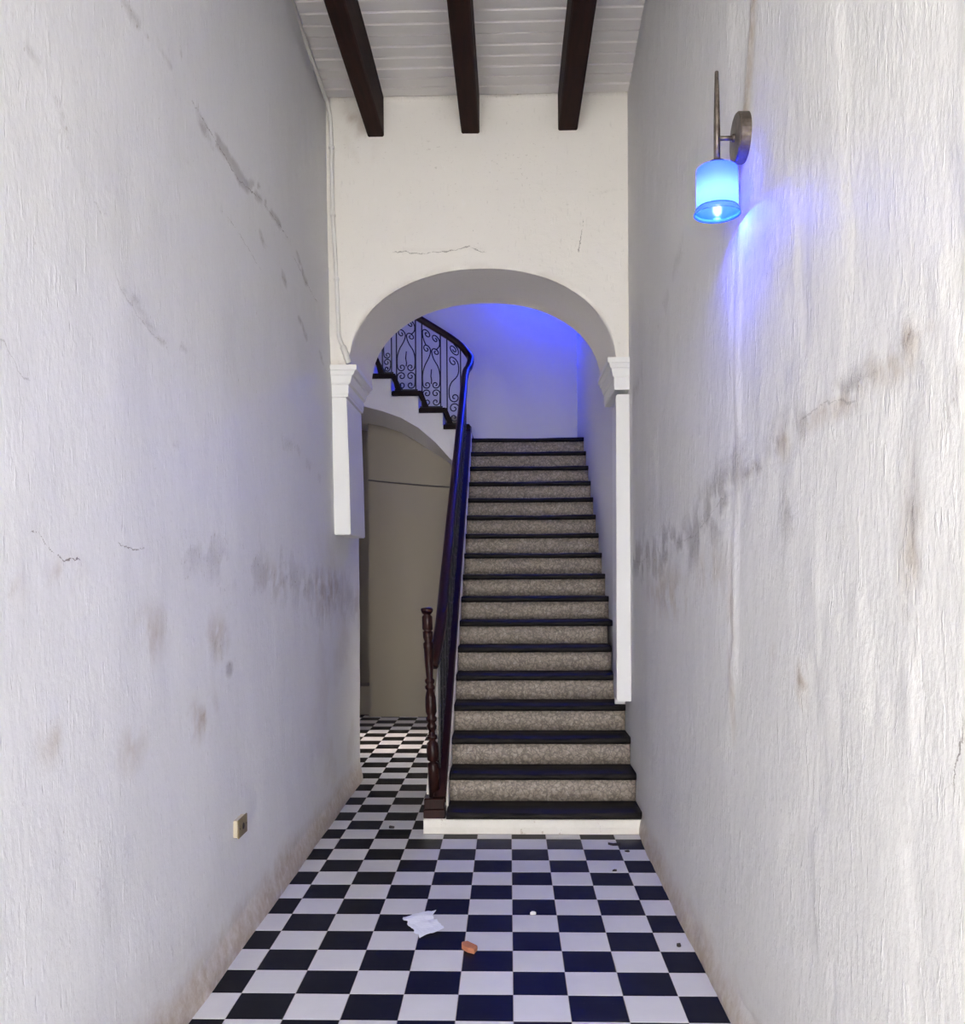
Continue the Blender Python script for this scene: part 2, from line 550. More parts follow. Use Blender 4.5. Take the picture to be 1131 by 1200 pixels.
# ---- right wall
def right_wall():
    ys = np.arange(YF, 7.3 + .001, .025); zs = np.concatenate([np.arange(-.02, .25, .0125), np.arange(.25, 6.3, .025)])
    U, V = np.meshgrid(ys, zs, indexing='ij')
    live = 1 - sstep(2.3, 2.75, U)
    disp = (.016 * (fbm(U * 1.2 + 9, V * 1.0, 5, 3) - .5) + .006 * (fbm(U * 8, V * 4, 2, 3) - .5)) * (.3 + .7 * live)
    ridge = dist_poly(U, V, [(-.31, 3.29), (-.2, 3.0), (-.12, 2.58), (-.09, 2.25), (-.1, 1.91), (-.06, 1.63), (-.06, 1.28), (.14, .84)])
    disp += .007 * np.exp(-(ridge / .02) ** 2) * sstep(.8, 1.2, V) * (V < 3.4)
    disp += .010 * sstep(-.12, .02, U + .02 * (V - 2)) * live * sstep(.8, 1.4, V)
    disp += .018 * (1 - sstep(.02, .13, V)) * live
    d2 = dist_poly(U, V, [(2.65, 1.62), (1.38, 1.62), (.65, 1.68), (.12, 1.78), (-.23, 1.84), (-.63, 1.9), (-.88, 1.94), (-1.11, 1.95), (-1.52, 1.97)])
    disp += np.exp(-(d2 / .18) ** 2) * .010 * (fbm(U * 13, V * 10, 7, 3) - .5)
    disp += .004 * sstep(.0, .01, fbm(U * 4, V * 1.2, 8, 3) - .52) * sstep(-.4, -.8, U)
    Pn = np.stack([xr_wall(U) - disp, U, V], -1)
    grey = np.zeros_like(U); brown = np.zeros_like(U)
    for pts, wd, s, k in [
        ([(2.7, 1.62), (1.8, 1.62), (1.38, 1.63), (.65, 1.68), (.12, 1.80)], .19, 2, 1.15),
        ([(.75, 1.72), (.12, 1.84), (-.1, 1.90)], .15, 3, 1.0),
        ([(-.5, 1.90), (-.7, 1.94)], .15, 5, .9),
        ([(.12, 1.78), (-.23, 1.84), (-.63, 1.9), (-.88, 1.94), (-1.11, 1.95), (-1.52, 1.97)], .05, 6, 1.0),
        ([(-1.2, 1.96), (-1.42, 1.97)], .05, 4, .9),
        ([(.55, 3.05), (1.2, 2.85), (1.9, 2.7), (2.7, 2.6)], .14, 8, .5),
        ([(-1.38, 1.80), (-1.43, 1.62), (-1.38, 1.47)], .06, 7, .9),
        ([(-1.6, 1.9), (-1.5, 1.75), (-1.45, 1.65)], .04, 2, .6),
        ([(-.10, 2.1), (-.08, 1.7), (-.05, 1.3), (.05, .9)], .03, 1, .55)]:
        grey = np.maximum(grey, k * stroke(U, V, pts, wd, s))
    for c, ru, rv, s, k in [((-.77, 1.25), .05, .07, 3, 1.4), ((-1.58, 1.22), .04, .06, 5, 1.3), ((-1.02, 1.62), .25, .12, 6, .4), ((-.63, 1.70), .14, .16, 7, .8), ((1.0, 2.5), .6, .4, 1, .35), ((-1.37, 1.97), .12, .05, 4, .8)]:
        grey = np.maximum(grey, blob(U, V, c, ru, rv, s, k))
    for c, ru, rv, s, k in [((-.77, 1.25), .06, .08, 3, 1.2), ((1.3, 1.45), .9, .16, 5, .75), ((.3, 1.55), .4, .14, 6, .5), ((-1.36, 1.96), .2, .07, 7, 1.0), ((-1.0, 1.92), .3, .04, 6, .9), ((-.62, 1.90), .14, .08, 2, .8), ((-1.42, 1.58), .08, .22, 2, .6), ((-.5, 1.25), .1, .1, 8, .5), ((-.02, 1.25), .06, .5, 4, .6)]:
        brown = np.maximum(brown, blob(U, V, c, ru, rv, s, k))
    brown = np.maximum(brown, .9 * np.clip(1 - dist_poly(U, V, [(-.33, 3.7), (-.32, 3.29), (-.28, 3.14), (-.21, 3.0)]) / .055, 0, 1))
    nb = fbm(U * 6, V * 3, 6)
    foot = (1 - sstep(.03, .12 + .12 * nb, V))
    brown = np.maximum(brown, (foot * (.5 + .5 * nb) + .14 * (1 - sstep(.1, .5, V))) * live)
    keep = 1 - sstep(2.6, 2.85, U)
    grey *= keep; brown *= keep
    crack, cmask = cracks(U, V, [
        ([(-1.43, 1.71), (-1.42, 1.6), (-1.40, 1.47)], 'v', .03, .25),
        ([(-1.60, 1.25), (-1.585, 1.215), (-1.575, 1.20)], 'v', .03, .7),
        ([(-1.10, 1.915), (-1.02, 1.935), (-.95, 1.945), (-.80, 1.935)], 'h', .03, .35),
        ([(.95, 1.67), (.6, 1.69), (.3, 1.75), (.1, 1.80)], 'h', .04, .3),
        ([(2.6, 1.62), (2.2, 1.60), (1.9, 1.63)], 'h', .04, .3)])
    wall_grid('wall_right', Pn, len(ys), len(zs), U, V, dict(grey=grey, brown=np.clip(brown, 0, 1), crack=crack, crack_mask=cmask), (.3, 0, 0), M['wall'])
right_wall()

# ---- arch wall
AX0, AX1 = -1.033, 0.688
def arch_z(x, x0, x1, zs, zc):
    c = (x0 + x1) / 2; h = (x1 - x0) / 2
    q = np.clip(np.abs((x - c) / h), 0, 1)
    return zs + (zc - zs) * (1 - q ** 2.12) ** (1 / 2.12)
def arch_wall():
    xa = np.concatenate([np.linspace(-1.2, AX0, 9)[:-1], (AX0 + AX1) / 2 - (AX1 - AX0) / 2 * np.cos(np.linspace(0, np.pi, 73)), np.linspace(AX1, .80, 9)[1:]])
    nz = 90
    zb = np.where((xa >= AX0) & (xa <= AX1), arch_z(xa, AX0, AX1, 2.89, 3.515), 2.89)
    zb = zb + .007 * (fbm(xa * 7, xa * 0, 3, 3) - .5) * ((xa > AX0 + .03) & (xa < AX1 - .03))
    tt = np.linspace(0, 1, nz)
    U = np.repeat(xa[:, None], nz, 1); V = zb[:, None] + (4.86 - zb[:, None]) * tt[None] ** 1.15
    disp = .014 * (fbm(U * 1.6, V * 1.6, 3, 4) - .5) + .004 * (fbm(U * 7, V * 7, 1, 3) - .5)
    edge = np.exp(-((V - zb[:, None]) / .012) ** 2) * .008
    cpts = [(-.72, 3.625), (-.68, 3.63), (-.58, 3.61), (-.47, 3.62), (-.36, 3.63), (-.24, 3.66), (-.19, 3.62)]
    ledge = dist_poly(U, V, cpts)
    disp += .006 * np.exp(-(ledge / .03) ** 2) * (V < 3.64)
    Pn = np.stack([U, YA - disp + edge, V], -1)
    grey = .35 * stroke(U, V, [(.2, 3.95), (.57, 4.02), (.78, 4.03)], .05, 3) + .25 * stroke(U, V, [(-.9, 4.3), (-.2, 4.1), (.3, 4.2)], .3, 5) + .5 * np.clip(1 - (4.63 - V) / .05, 0, 1)
    brown = .8 * np.clip(1 - np.hypot((U + 1.01) / .045, (V - 4.5) / .04), 0, 1) + .35 * blob(U, V, (-.95, 4.45), .2, .3, 4) + .25 * np.clip(1 - (V - zb[:, None]) / .05, 0, 1) * sstep(.45, .6, fbm(U * 9, V * 9, 2))
    crack, cmask = cracks(U, V, [(cpts, 'h', .03, .6), ([(.48, 3.79), (.475, 3.72), (.455, 3.64)], 'v', .03, .6)])
    nu = len(xa)
    # soffit strip: rows from front edge to back edge
    ny = 14
    xb = np.where((xa >= AX0) & (xa <= AX1), -.165 + (xa - (AX0 + AX1) / 2) * (.815 / ((AX1 - AX0) / 2)), xa)
    zbk = np.where((xa >= AX0) & (xa <= AX1), arch_z(xb, -.98, .65, 2.89, 3.468), 2.89)
    verts = Pn.reshape(-1, 3).tolist()
    ii = np.arange(nu * nz).reshape(nu, nz)
    quads = np.stack([ii[:-1, :-1], ii[1:, :-1], ii[1:, 1:], ii[:-1, 1:]], -1).reshape(-1, 4).tolist()
    rows = [list(ii[:, 0])]
    G = [grey.reshape(-1)]; B = [brown.reshape(-1)]; C = [crack.reshape(-1)]; K = [cmask.reshape(-1)]
    for j in range(1, ny + 1):
        s = j / ny
        wob = .006 * (fbm(xa * 5, xa * 0 + s * 4, 7, 3) - .5)
        X = xa + (xb - xa) * s; Z = zb + (zbk - zb) * s + wob * (1 - s); Y = YA + .004 + (YB - YA) * s
        st = len(verts)
        verts += [[float(a), float(Y), float(c)] for a, c in zip(X, Z)]
        rows.append(list(range(st, st + nu)))
        G.append(np.zeros(nu)); B.append(np.zeros(nu)); C.append(np.full(nu, 9.)); K.append(np.zeros(nu))
    for a, b in zip(rows, rows[1:]):
        for i in range(nu - 1):
            quads.append([int(a[i]), int(a[i + 1]), int(b[i + 1]), int(b[i])])
    st = len(verts)
    verts += [[float(x), YB, 6.2] for x in xa]
    G.append(np.zeros(nu)); B.append(np.zeros(nu)); C.append(np.full(nu, 9.)); K.append(np.zeros(nu))
    for i in range(nu - 1):
        quads.append([rows[-1][i], rows[-1][i + 1], st + i + 1, st + i])
    # top closing
    s2 = len(verts)
    verts += [[float(x), YA, 6.2] for x in xa]
    G.append(np.zeros(nu)); B.append(np.zeros(nu)); C.append(np.full(nu, 9.)); K.append(np.zeros(nu))
    for i in range(nu - 1):
        quads.append([int(ii[i, -1]), int(ii[i + 1, -1]), s2 + i + 1, s2 + i])
        quads.append([s2 + i, s2 + i + 1, st + i + 1, st + i])
    me = bpy.data.meshes.new('wall_back')
    me.from_pydata(verts, [], quads)
    for k, a in (('grey', G), ('brown', B), ('crack', C), ('crack_mask', K)):
        at = me.attributes.new(k, 'FLOAT', 'POINT'); at.data.foreach_set('value', np.concatenate(a).astype(np.float32))
    bm = bmesh.new(); bm.from_mesh(me); bmesh.ops.recalc_face_normals(bm, faces=bm.faces[:])
    for e in bm.edges:
        if len(e.link_faces) == 2 and e.calc_face_angle(0) > .9: e.smooth = False
    bm.to_mesh(me); bm.free()
    o = link('wall_back', me, M['arch'], None, True)
    struct(o)
arch_wall()

# ---- pilasters with moulded capitals (left one hangs on the wall, right one stands on the stair)
def loft(bm, layers):
    rings = []
    for (x0, x1, y0, y1, z) in layers:
        rings.append([bm.verts.new(p) for p in ((x0, y0, z), (x1, y0, z), (x1, y1, z), (x0, y1, z))])
    for a, b in zip(rings, rings[1:]):
        for k in range(4):
            bm.faces.new((a[k], a[(k + 1) % 4], b[(k + 1) % 4], b[k]))
    bm.faces.new(rings[0][::-1]); bm.faces.new(rings[-1])
CAP = [(.000, 2.690), (.012, 2.693), (.012, 2.706), (.016, 2.712), (.016, 2.770), (.024, 2.776), (.030, 2.783), (.034, 2.80), (.040, 2.826), (.052, 2.832), (.056, 2.845), (.062, 2.858), (.074, 2.863), (.075, 2.893)]
bm = bmesh.new()
loft(bm, [(-1.2, -1.032, YA, YB - .01, 1.80), (-1.2, -1.040, YA, YB - .01, 2.2), (-1.2, -1.055, YA, YB - .01, 2.69)])
bmesh.ops.bevel(bm, geom=bm.edges[:], offset=.006, segments=2, affect='EDGES')
lp = struct(obj('trim_1', bm, M['trim']))
lp['label'] = 'white plaster pilaster hanging short on the left wall under the arch'
bm = bmesh.new()
loft(bm, [(-1.2, -1.055 + o, YA - o * .55, YB - .01 + o * .6, z) for o, z in CAP])
obj('capital', bm, M['trim'], lp)
bm = bmesh.new()
def rp(x, y): return [(x, y)]
# right shaft: front part ends above the fourth tread, rear part comes down onto it
side = [(YA, .715), (3.085, .700), (3.085, .62), (YB - .01, .80), (YB - .01, 2.69), (YA, 2.69)]
v0 = [bm.verts.new((.682 + (y - YA) * .070 + (0.006 if z > 2 else 0), y, z)) for y, z in side]
v1 = [bm.verts.new((.80, y, z)) for y, z in side]
bm.faces.new(v0); bm.faces.new(v1[::-1])
for i in range(len(side)):
    bm.faces.new((v0[i], v0[(i + 1) % len(side)], v1[(i + 1) % len(side)], v1[i]))
bmesh.ops.recalc_face_normals(bm, faces=bm.faces[:])
bmesh.ops.bevel(bm, geom=[e for e in bm.edges if all(v.co.x < .78 for v in e.verts)], offset=.006, segments=2, affect='EDGES')
rpil = struct(obj('trim_2', bm, M['trim']))
rpil['label'] = 'white plaster pilaster at the right wall running down to the stair'
bm = bmesh.new()
loft(bm, [(.686 - o * .72, .80, YA - o * .55, YB - .01 + o * .6, z + .027) for o, z in CAP])
obj('capital', bm, M['trim'], rpil)

# ---- stairwell shell behind the arch
def wallbox(name, *b, mat='room'):
    bm = bmesh.new(); box(bm, *b)
    return struct(obj(name, bm, M[mat]))
RX0, RY1, RZ = -4.2, 7.3, 6.2
wallbox('wall_rear', RX0 - .3, 1.05, RY1, RY1 + .3, -.02, RZ + .2)
bm = bmesh.new()      # unseen high opening, added to let sky light into the stairwell
box(bm, RX0 - .3, -1.45, 3.45, 3.75, -.02, 3.9)
box(bm, RX0 - .3, -1.45, 3.45, 3.75, 4.6, RZ + .2)
box(bm, RX0 - .3, -2.35, 3.45, 3.75, 3.9, 4.6)
box(bm, -1.7, -1.45, 3.45, 3.75, 3.9, 4.6)
struct(obj('wall_passage_front', bm, M['room']))
wallbox('wall_over_left', -1.46, -1.16, 3.42, 3.75, 4.0, RZ + .2)
wallbox('wall_light_block', -2.15, -1.74, 5.93, RY1 + .01, -.02, 3.2, mat='beige')  # unseen return, added to keep door light out of the recess
# left stairwell wall with a door opening to the patio
bm = bmesh.new()
DY0, DY1, DZ = 4.75, 5.9, 1.95
box(bm, RX0 - .3, RX0, 3.75, DY0, -.02, RZ + .2)
box(bm, RX0 - .3, RX0, DY1, RY1, -.02, RZ + .2)
box(bm, RX0 - .3, RX0, DY0, DY1, DZ, RZ + .2)
struct(obj('wall_passage_left', bm, M['beige']))
wallbox('ceiling_stairwell', RX0 - .3, 1.06, 3.4, RY1 + .3, RZ, RZ + .2)
# beige wall under the upper flight, with a recess at its left
bm = bmesh.new()
box(bm, -1.53, -.50, 6.85, RY1 + .02, -.02, 3.25)
box(bm, -1.80, -1.53, 7.24, RY1 + .02, -.02, 3.25)
struct(obj('wall_under_stair', bm, M['beige']))
bm = bmesh.new()
box(bm, -1.74, -1.53, 6.95, 7.24, 0, .325, .008)
struct(obj('trim_3', bm, M['beige']))
t3 = bpy.data.objects['trim_3']; t3['label'] = 'low beige plinth in the dark recess behind the left pier'

# ------------------------------------------------------------------ ceiling
bm = bmesh.new(); box(bm, -1.45, 1.05, YF, YA + .05, ZC + .022, ZC + .25)
ceil = struct(obj('ceiling', bm, M['board']))
pw = .1135
def plank_mesh(x0, x1):
    bm = bmesh.new()
    prof = [(0.0025, .024), (0.0025, .013), (.0095, .0), (pw - .012, .0), (pw - .0055, .0035), (pw - .003, .012), (pw - .003, .024)]
    prism(bm, prof, 0, x0, x1)
    bmesh.ops.recalc_face_normals(bm, faces=bm.faces[:])
    me = bpy.data.meshes.new('plank'); bm.to_mesh(me); bm.free(); me.materials.append(M['board'])
    return me
pm = plank_mesh(-1.14 - .03, XR + .02)
y = YA
k = 0
while y > YF + .02:
    y -= pw
    o = bpy.data.objects.new('plank', pm); COL.objects.link(o); o.parent = ceil
    o.location = (0, y, ZC + random.uniform(-.002, .002)); o.rotation_euler = (random.uniform(-.004, .004), random.uniform(-.0008, .0008), random.uniform(-.0012, .0012))
    k += 1

def beam(xa, xb, zb, lab):
    bm = bmesh.new()
    n = 16
    ys = np.linspace(YF + .02, YA + .03, n)
    rings = []
    for yy in ys:
        j = [random.uniform(-.0025, .0025) for _ in range(4)]
        ring = []
        for (x, z, dx, dz) in ((xa, zb, 1, 1), (xb, zb, -1, 1), (xb, ZC - .002, -1, 0), (xa, ZC - .002, 1, 0)):
            if dz:
                c = .008
                pts = [(x, z + c), (x + dx * c, z)] if dx > 0 else [(x + dx * c, z), (x, z + c)]
                ring += [bm.verts.new((p[0] + j[0], yy, p[1] + j[1])) for p in pts]
            else:
                ring.append(bm.verts.new((x + j[2], yy, z)))
        rings.append(ring)
    for a, b in zip(rings, rings[1:]):
        for q in range(6):
            bm.faces.new((a[q], a[(q + 1) % 6], b[(q + 1) % 6], b[q]))
    bm.faces.new(rings[0]); bm.faces.new(rings[-1][::-1])
    o = obj('ceiling_beam', bm, M['beam'])
    tag(o, lab, 'beam', 'ceiling beams')
beam(-.907, -.801, 4.376, 'dark brown ceiling beam nearest the left wall and its pipe')
beam(-.299, -.182, 4.384, 'dark brown ceiling beam in the middle of the three')
beam(.324, .448, 4.394, 'dark brown ceiling beam nearest the right wall and its lamp')

# ------------------------------------------------------------------ floor
bm = bmesh.new()
RX0_ = RX0
box(bm, RX0_ - .3, 1.05, YF, 7.5, -.12, -.0022)
floor = struct(obj('floor', bm, M['grout']))
T = .2
cache = {}
def tile_mesh(w_, h_, dark):
    key = (round(w_, 3), round(h_, 3), dark)
    if key not in cache:
        bm = bmesh.new()
        g = .0011; c = .0012
        a = [(g, g), (w_ - g, g), (w_ - g, h_ - g), (g, h_ - g)]
        b = [(g + c, g + c), (w_ - g - c, g + c), (w_ - g - c, h_ - g - c), (g + c, h_ - g - c)]
        v0 = [bm.verts.new((*p, -.012)) for p in a]
        v1 = [bm.verts.new((*p, -.0011)) for p in a]
        v2 = [bm.verts.new((*p, 0)) for p in b]
        for r, s in ((v0, v1), (v1, v2)):
            for q in range(4):
                bm.faces.new((r[q], r[(q + 1) % 4], s[(q + 1) % 4], s[q]))
        bm.faces.new(v2); bm.faces.new(v0[::-1])
        nm = 'black_tile' if dark else 'white_tile'
        me = bpy.data.meshes.new(nm); bm.to_mesh(me); bm.free(); me.materials.append(M[nm])
        cache[key] = me
    return cache[key]
far = {True: bmesh.new(), False: bmesh.new()}
REG = [(XL + .004, .766, YF, 2.296, True), (XL + .004, -.52, 2.296, 3.75, True), (RX0, -.52, 3.75, 6.849, True), (RX0, -1.53, 6.849, 7.29, False)]
cnt = 0
for (rx0, rx1, ry0, ry1, vis) in REG:
    for r in range(math.floor(ry0 / T), math.ceil(ry1 / T)):
        for c in range(math.floor(rx0 / T), math.ceil(rx1 / T)):
            x0, x1 = max(c * T, rx0), min((c + 1) * T, rx1)
            y0, y1 = max(r * T, ry0), min((r + 1) * T, ry1)
            if x1 - x0 < .012 or y1 - y0 < .012: continue
            dark = (c + r) % 2 != 0
            see = vis and y0 > -.35 and (x0 > -1.62)
            if see:
                o = bpy.data.objects.new('black_tile' if dark else 'white_tile', tile_mesh(x1 - x0, y1 - y0, dark))
                COL.objects.link(o); o.parent = floor
                o.location = (x0, y0, random.uniform(-.0006, .0004))
                o.rotation_euler = (random.uniform(-.002, .002), random.uniform(-.002, .002), 0)
                cnt += 1
            else:
                box(far[dark], x0 + .0015, x1 - .0015, y0 + .0015, y1 - .0015, -.012, 0)
for d, nm in ((True, 'black_tiles_beyond_view'), (False, 'white_tiles_beyond_view')):
    o = obj('black_tiles' if d else 'white_tiles', far[d], M['black_tile' if d else 'white_tile'], floor)
    o['kind'] = 'stuff'
print('tiles', cnt)
bm = bmesh.new(); box(bm, -14, 12, -18, 22, -.4, -.13)
struct(obj('ground', bm, M['ground']))

# ------------------------------------------------------------------ main staircase
NT_ = 17
stair = empty('staircase', (0, 2.3, 0), 'straight flight of black treads and mottled stone risers rising through the arch', 'staircase')
def part(name, bm, mat, parent, smooth=False):
    o = obj(name, bm, mat, parent, smooth)
    o.matrix_parent_inverse = Matrix.Translation(parent.location).inverted()
    return o
def nose_z(y): return ZT + (y - Y0) * RISE / RUN
# bottom painted step
bm = bmesh.new()
n = 40
xs = np.linspace(-.522, .766, n)
rings = []
for i, x in enumerate(xs):
    j = .004 * (vnoise(np.array([x * 14]), np.array([3.]), 2)[0] - .5)
    rings.append([bm.verts.new(p) for p in ((x, 2.60, 0), (x, 2.302 + j, 0), (x, 2.300 + j, .04), (x, 2.306 + j * 2, .080), (x, 2.314, .087), (x, 2.60, .087))])
for a, b in zip(rings, rings[1:]):
    for q in range(6): bm.faces.new((a[q], a[(q + 1) % 6], b[(q + 1) % 6], b[q]))
bm.faces.new(rings[0]); bm.faces.new(rings[-1][::-1])
bs = part('base_step', bm, M['step'], stair); bs['label'] = 'chipped white painted bottom step'
def tread_bm(k, x0, x1, yn, zt, depth, th=.042):
    bm = bmesh.new()
    n = 28; R = []
    for i in range(n):
        x = x0 + (x1 - x0) * i / (n - 1)
        s = .007 * (fbm(np.array([x * 5 + k * 3.7]), np.array([k * 1.3]), 3, 3)[0] - .5)
        bow = .004 * math.sin(math.pi * i / (n - 1))
        wz = -.006 * math.exp(-((x - .2) / .28) ** 2) + .005 * (fbm(np.array([x * 6 + k]), np.array([k * 2.3]), 5, 3)[0] - .5)
        yb = yn + depth
        pr = [(yb, zt - th), (yn + .010 + s, zt - th), (yn + .001 + s, zt - th + .010), (yn + s - bow, zt - .018 + wz), (yn + .004 + s, zt - .006 + wz), (yn + .016 + s, zt + wz), (yn + .16, zt + wz * .3), (yb, zt)]
        R.append([bm.verts.new((x, p[0], p[1])) for p in pr])
    for a, b in zip(R, R[1:]):
        for q in range(8): bm.faces.new((a[q], a[(q + 1) % 8], b[(q + 1) % 8], b[q]))
    bm.faces.new(R[0]); bm.faces.new(R[-1][::-1])
    return bm
for k in range(NT_):
    yn = Y0 + k * RUN; zt = ZT + k * RISE
    x1 = XS1 - .02 if k < 4 else (.735 if k < 6 else XS1 - .012)
    depth = RUN + .045 if k < NT_ - 1 else .9
    part('tread', tread_bm(k, XS0, x1, yn, zt, depth), M['tread'], stair, True)
    if k < NT_ - 1:
        bm = bmesh.new()
        n = 24; R = []
        for i in range(n):
            x = XS0 + (x1 - XS0) * i / (n - 1)
            s = .004 * (fbm(np.array([x * 9 + k]), np.array([k * 2.]), 2, 3)[0] - .5)
            R.append([bm.verts.new(p) for p in ((x, yn + RUN + .06, zt - .002), (x, yn + .030 + RUN + s, zt - .002), (x, yn + .026 + RUN + s, zt + .07), (x, yn + .030 + RUN + s, zt + RISE - .041), (x, yn + RUN + .06, zt + RISE - .041))])
        for a, b in zip(R, R[1:]):
            for q in range(5): bm.faces.new((a[q], a[(q + 1) % 5], b[(q + 1) % 5], b[q]))
        bm.faces.new(R[0]); bm.faces.new(R[-1][::-1])
        part('riser', bm, M['riser'], stair, True)
# plaster curb / side wall under the railing
ye = Y0 + 16 * RUN
bm = bmesh.new()
n = 34; R = []
for i in range(n):
    yy = 2.432 + (ye + .10 - 2.432) * i / (n - 1)
    zt = nose_z(yy) + .012
    j = .010 * (fbm(np.array([yy * 9]), np.array([1.]), 4, 3)[0] - .5)
    z0 = .085 if yy < 2.6 else 0
    R.append([bm.verts.new(p) for p in ((-.515, yy, z0), (-.381 + j * .6, yy, z0), (-.383 + j * .6, yy, zt - .01), (-.390 + j * .6, yy, zt), (-.515, yy, zt))])
for a, b in zip(R, R[1:]):
    for q in range(5): bm.faces.new((a[q], a[(q + 1) % 5], b[(q + 1) % 5], b[q]))
bm.faces.new(R[0]); bm.faces.new(R[-1][::-1])
part('side_curb', bm, M['step'], stair)

# ------------------------------------------------------------------ upper flight (climbs to the left from the landing)
upper = empty('upper_staircase', (-.6, 6.5, 2.94), 'white curved soffit flight of dark treads climbing left behind the arch', 'staircase')
YS = 6.40
noses = [-.40, -.647, -.899, -1.181, -1.36, -1.62, -1.88, -2.14, -2.40]
ztop = [3.09, 3.262, 3.440, 3.622, 3.80, 3.98, 4.16, 4.34, 4.52]
for k, (xn, zt) in enumerate(zip(noses, ztop)):
    xl = noses[k + 1] - .03 if k + 1 < len(noses) else RX0
    if k == 3: xl = -1.56
    bm = bmesh.new()
    box(bm, xl, xn, YS - .035, RY1, zt - .05, zt, .008, 2)
    part('tread', bm, M['mahogany_x'], upper)
poly = []
for k, (xn, zt) in enumerate(zip(noses, ztop)):
    xr_ = xn - .035
    prev = 2.9 if k == 0 else ztop[k - 1] - .05
    poly += [(xr_, prev), (xr_, zt - .05)]
poly += [(RX0, ztop[-1] - .05)]
low_f = [(RX0, 3.33), (-2.2, 3.35), (-1.8, 3.33), (-1.491, 3.283), (-1.311, 3.237), (-1.12, 3.167), (-.933, 3.058), (-.758, 2.906), (-.588, 2.715), (-.515, 2.60), (-.435, 2.60)]
low_b = [(RX0, 3.24), (-2.2, 3.25), (-1.8, 3.22), (-1.578, 3.187), (-1.373, 3.148), (-1.17, 3.081), (-1.0, 2.98), (-.82, 2.86), (-.643, 2.743), (-.515, 2.60), (-.435, 2.60)]
bm = bmesh.new()
f = [bm.verts.new((x, YS, z)) for x, z in poly]; b = [bm.verts.new((x, RY1 + .01, z)) for x, z in poly]
lf = [bm.verts.new((x, YS, z)) for x, z in low_f]; lb = [bm.verts.new((x, 6.87, z)) for x, z in low_b]; lr = [bm.verts.new((x, RY1 + .01, z - .03)) for x, z in low_b]
bm.faces.new(f + lf); bm.faces.new((b + lr)[::-1])
for a, c in ((f, b),):
    for i in range(len(a) - 1): bm.faces.new((a[i], a[i + 1], c[i + 1], c[i]))
for a, c in ((lf, lb), (lb, lr)):
    for i in range(len(a) - 1): bm.faces.new((a[i], a[i + 1], c[i + 1], c[i]))
bm.faces.new((f[-1], lf[0], lb[0], lr[0], b[-1])); bm.faces.new((lf[-1], f[0], b[0], lr[-1], lb[-1]))
part('plaster_soffit', bm, M['spandrel'], upper)

# ------------------------------------------------------------------ railing
rail = empty('stair_railing', (-.45, 2.36, .09), 'mahogany handrail with turned newel and black iron scrolls beside the stairs', 'railing')
RXc = -.425
def raking(H): return lambda yy: nose_z(yy) + H
# newel plinth and turned newel
bm = bmesh.new()
box(bm, -.523, -.393, 2.312, 2.435, .087, .140, .004)
box(bm, -.519, -.397, 2.316, 2.431, .140, .205, .005)
part('newel_plinth', bm, M['mahogany'], rail)
prof = [(.034, .195), (.034, .40), (.031, .408), (0.0170, .414), (.034, .424), (.037, .45), (.037, .48), (.033, .525), (0.0210, .538), (0.0200, .546), (.031, .554), (.031, .572), (0.0200, .58), (0.0190, .60), (.029, .615), (.030, .63), (0.0210, .65), (.032, .663), (.033, .68), (0.0240, .69), (.034, .715), (.034, .75), (.032, .80), (0.0220, .845), (.031, .853), (.031, .868), (0.0200, .878), (.030, .893), (.030, .906), (0.0200, .915), (.0255, 1.00), (.028, 1.09), (.031, 1.10), (.031, 1.125), (0.0220, 1.135), (.030, 1.16), (.031, 1.195), (0.0220, 1.20), (.032, 1.21), (.031, 1.285), (0.0190, 1.298), (.030, 1.306), (.036, 1.318), (.0375, 1.33), (.031, 1.338), (.012, 1.342)]
bm = bmesh.new()
lathe(bm, prof, -.462, 2.372, 20, lean=(-.036, 0), z0=.24)
part('newel_post', bm, M['mahogany'], rail, True)
# bottom rail
bm = bmesh.new()
sec = [(-.038, 0), (.038, 0), (.038, .045), (.030, .058), (-.030, .058), (-.038, .045)]
pts = [(RXc - .003, yy, nose_z(yy) + .008) for yy in np.linspace(2.345, ye + .02, 24)]
pts += [(RXc - .003, ye + .06, nose_z(ye) + .06), (RXc, ye + .10, nose_z(ye) + .09)]
sweep(bm, pts, sec)
part('bottom_rail', bm, M['mahogany'], rail)
# hand rail, one continuous piece turning left at the landing
HS = [(-.033, -.055), (-.020, -.066), (.020, -.066), (.033, -.055), (.036, -.030), (.031, -.010), (.016, .0), (-.016, .0), (-.031, -.010), (-.036, -.030)]
H = .835
pts = [(-.486, 2.385, nose_z(2.385) + H - .02), (-.465, 2.46, nose_z(2.46) + H)] + [(RXc - .02 + .012 * i / 8, yy, nose_z(yy) + H) for i, yy in enumerate(np.linspace(2.7, 6.1, 9))]
pts += [(-.405, 6.24, 3.685), (-.392, 6.34, 3.765), (-.398, 6.40, 3.83), (-.432, 6.43, 3.895), (-.49, 6.43, 3.952), (-.58, 6.43, 4.02), (-.669, 6.43, 4.078), (-.872, 6.43, 4.205), (-1.2, 6.43, 4.41), (-1.8, 6.43, 4.80), (-2.85, 6.43, 5.50)]
bm = bmesh.new()
sweep(bm, smooth_path(pts, 5), HS)
part('handrail', bm, M['mahogany'], rail, True)

